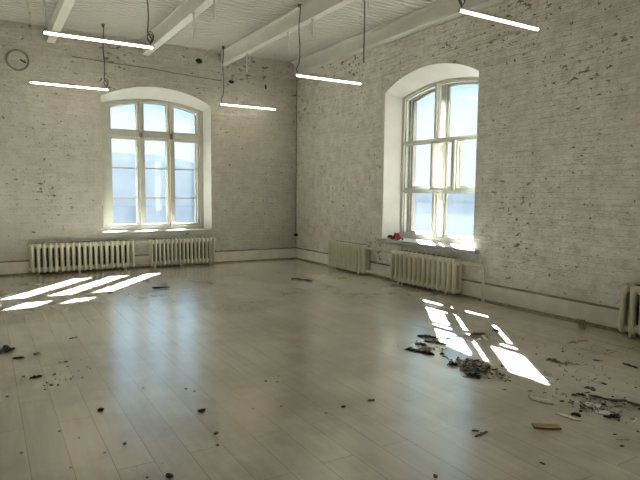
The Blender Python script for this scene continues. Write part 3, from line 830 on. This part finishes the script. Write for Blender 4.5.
rubble('rubble', [(-2.45, -7.58, .30, .10, -110, .05), (-2.36, -7.72, .26, .12, -105, .06), (-2.40, -7.62, .18, .10, -108, .07)], 480, 'heap of mixed grey rubble and shreds at the lower left of the sun patch', 5, 1.0)
rubble('rubble', [(-2.20, -8.58, .34, .16, -70, .01), (-2.35, -8.70, .24, .14, -70, .01)], 130, 'thin spread of shreds around the white papers at the right', 6, .8)
rubble('rubble', [(-2.35, -7.0, .30, .16, -60, .01), (-1.8, -6.85, .40, .10, -10, .01)], 90, 'thin spread of shreds around the black cloth strips', 8, .8)
rubble('dust', [(-1.5, -7.9, .9, .5, -60, .0), (-1.1, -7.6, .8, .4, -60, .0), (-5.5, -6.2, .5, .5, 0, .0), (-1.7, -8.3, .6, .3, -60, .0)], 150, 'scattered dust specks on the floor', 9, .42)

# ------------------------------------------------------------------ outside
bm = bmesh.new(); box(bm, (-900, T + 6, -7.2), (900, 900, -7)); box(bm, (T + 6, -900, -7.2), (900, T + 6, -7)); tag(obj('river_water', bm, M['ice']), kind='structure')
def ridge(name, pts, depth, mat, seed):
    """long wooded ridge with real depth; pts are (x, y, height)"""
    bm = bmesh.new()
    prevr = None
    P_ = []
    for (x0, y0, h0), (x1, y1, h1) in zip(pts[:-1], pts[1:]):
        for i in range(8):
            t = i/8; P_.append((x0 + (x1-x0)*t, y0 + (y1-y0)*t, h0 + (h1-h0)*t))
    for x, y, h in P_:
        d = Vector((x, y, 0)).normalized()
        hh = h*(1 + .16*noise.noise(Vector((x*.03, y*.03, seed))))
        row = [bm.verts.new((x + d.x*depth*k, y + d.y*depth*k, -7 + hh*f)) for k, f in ((0, 0), (.02, .85), (.045, 1.0), (.5, .55), (1, 0))]
        if prevr:
            for i in range(4): bm.faces.new((prevr[i], prevr[i+1], row[i+1], row[i]))
        prevr = row
    return tag(obj(name, bm, M[mat]), kind='structure')
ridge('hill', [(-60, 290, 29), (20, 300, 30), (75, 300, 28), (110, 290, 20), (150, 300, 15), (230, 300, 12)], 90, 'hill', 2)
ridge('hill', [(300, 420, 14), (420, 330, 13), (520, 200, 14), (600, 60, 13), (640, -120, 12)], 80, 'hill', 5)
rb = random.Random(4)
GB = 'far apartment blocks beyond the ice'
for k in range(9):
    t = k/8
    bx, by = 470 + 60*t, 250 - 240*t
    w_, h_ = rb.uniform(9, 20), rb.uniform(13, 27)
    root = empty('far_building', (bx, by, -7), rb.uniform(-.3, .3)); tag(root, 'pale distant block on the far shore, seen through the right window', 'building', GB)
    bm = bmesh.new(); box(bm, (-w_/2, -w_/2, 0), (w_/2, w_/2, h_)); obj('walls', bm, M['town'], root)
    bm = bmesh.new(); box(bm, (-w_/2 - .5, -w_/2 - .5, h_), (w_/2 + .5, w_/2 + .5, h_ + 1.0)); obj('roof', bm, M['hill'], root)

# ------------------------------------------------------------------ light
W = bpy.data.worlds.new('World'); SC.world = W; W.use_nodes = True
nt = W.node_tree
for n_ in list(nt.nodes): nt.nodes.remove(n_)
out = nt.nodes.new('ShaderNodeOutputWorld'); bg = nt.nodes.new('ShaderNodeBackground')
tc = nt.nodes.new('ShaderNodeTexCoord'); sp = nt.nodes.new('ShaderNodeSeparateXYZ')
nt.links.new(tc.outputs['Generated'], sp.inputs[0])
cl = nt.nodes.new('ShaderNodeTexNoise'); cl.inputs['Scale'].default_value = 3.0; cl.inputs['Detail'].default_value = 4.0
mpw = nt.nodes.new('ShaderNodeMapping'); mpw.inputs['Scale'].default_value = (1, 1, 4); nt.links.new(tc.outputs['Generated'], mpw.inputs[0]); nt.links.new(mpw.outputs[0], cl.inputs['Vector'])
sky = ramp(nt, sp.outputs[2], [(0.0, (.84, .91, 1.0)), (.09, (.80, .92, 1.0)), (.20, (.60, .87, 1.0)), (.6, (.40, .66, .95))])
sky = mixc(nt, ramp(nt, cl.outputs[0], [(.45, 0.0), (.7, .6)]), sky, (.95, .97, 1.0))
nt.links.new(sky, bg.inputs[0]); bg.inputs[1].default_value = SKY
nt.links.new(bg.outputs[0], out.inputs[0])
sun = bpy.data.lights.new('sun', 'SUN'); sun.energy = SUN_E; sun.angle = math.radians(.6); sun.color = (1.0, .955, .88)
so = bpy.data.objects.new('sun', sun); C.objects.link(so)
el = math.radians(34.5)
dirv = Vector((-.60*math.cos(el), -.80*math.cos(el), -math.sin(el)))
so.rotation_euler = dirv.to_track_quat('-Z', 'Y').to_euler(); so.location = (20, 26, 16)

# ------------------------------------------------------------------ camera
f, yaw, pitch, roll, ca_, cb_ = 556.056, .541861, .0864421, .0100435, 5.95584, 10.931575
cam = bpy.data.cameras.new('camera'); co = bpy.data.objects.new('camera', cam); C.objects.link(co); SC.camera = co
cam.sensor_fit = 'HORIZONTAL'; cam.sensor_width = 36.0; cam.lens = f*36.0/640; cam.clip_start = .05; cam.clip_end = 3000
fw = Vector((math.sin(yaw)*math.cos(pitch), math.cos(yaw)*math.cos(pitch), -math.sin(pitch)))
rt = Vector((math.cos(yaw), -math.sin(yaw), 0)); up = rt.cross(fw)
r2 = rt*math.cos(roll) + up*math.sin(roll); u2 = up*math.cos(roll) - rt*math.sin(roll)
mw = Matrix(((r2.x, u2.x, -fw.x, -ca_), (r2.y, u2.y, -fw.y, -cb_), (r2.z, u2.z, -fw.z, 1.5), (0, 0, 0, 1)))
co.matrix_world = mw

SC.view_settings.view_transform = 'Standard'; SC.view_settings.look = 'None'; SC.view_settings.gamma = 1.0
SC.view_settings.exposure = EXPOSURE; SC.view_settings.use_curve_mapping = False
SC.cycles.use_denoising = True
SC.cycles.max_bounces = 14; SC.cycles.diffuse_bounces = 8; SC.cycles.transparent_max_bounces = 24
SC.cycles.sample_clamp_indirect = 6.0
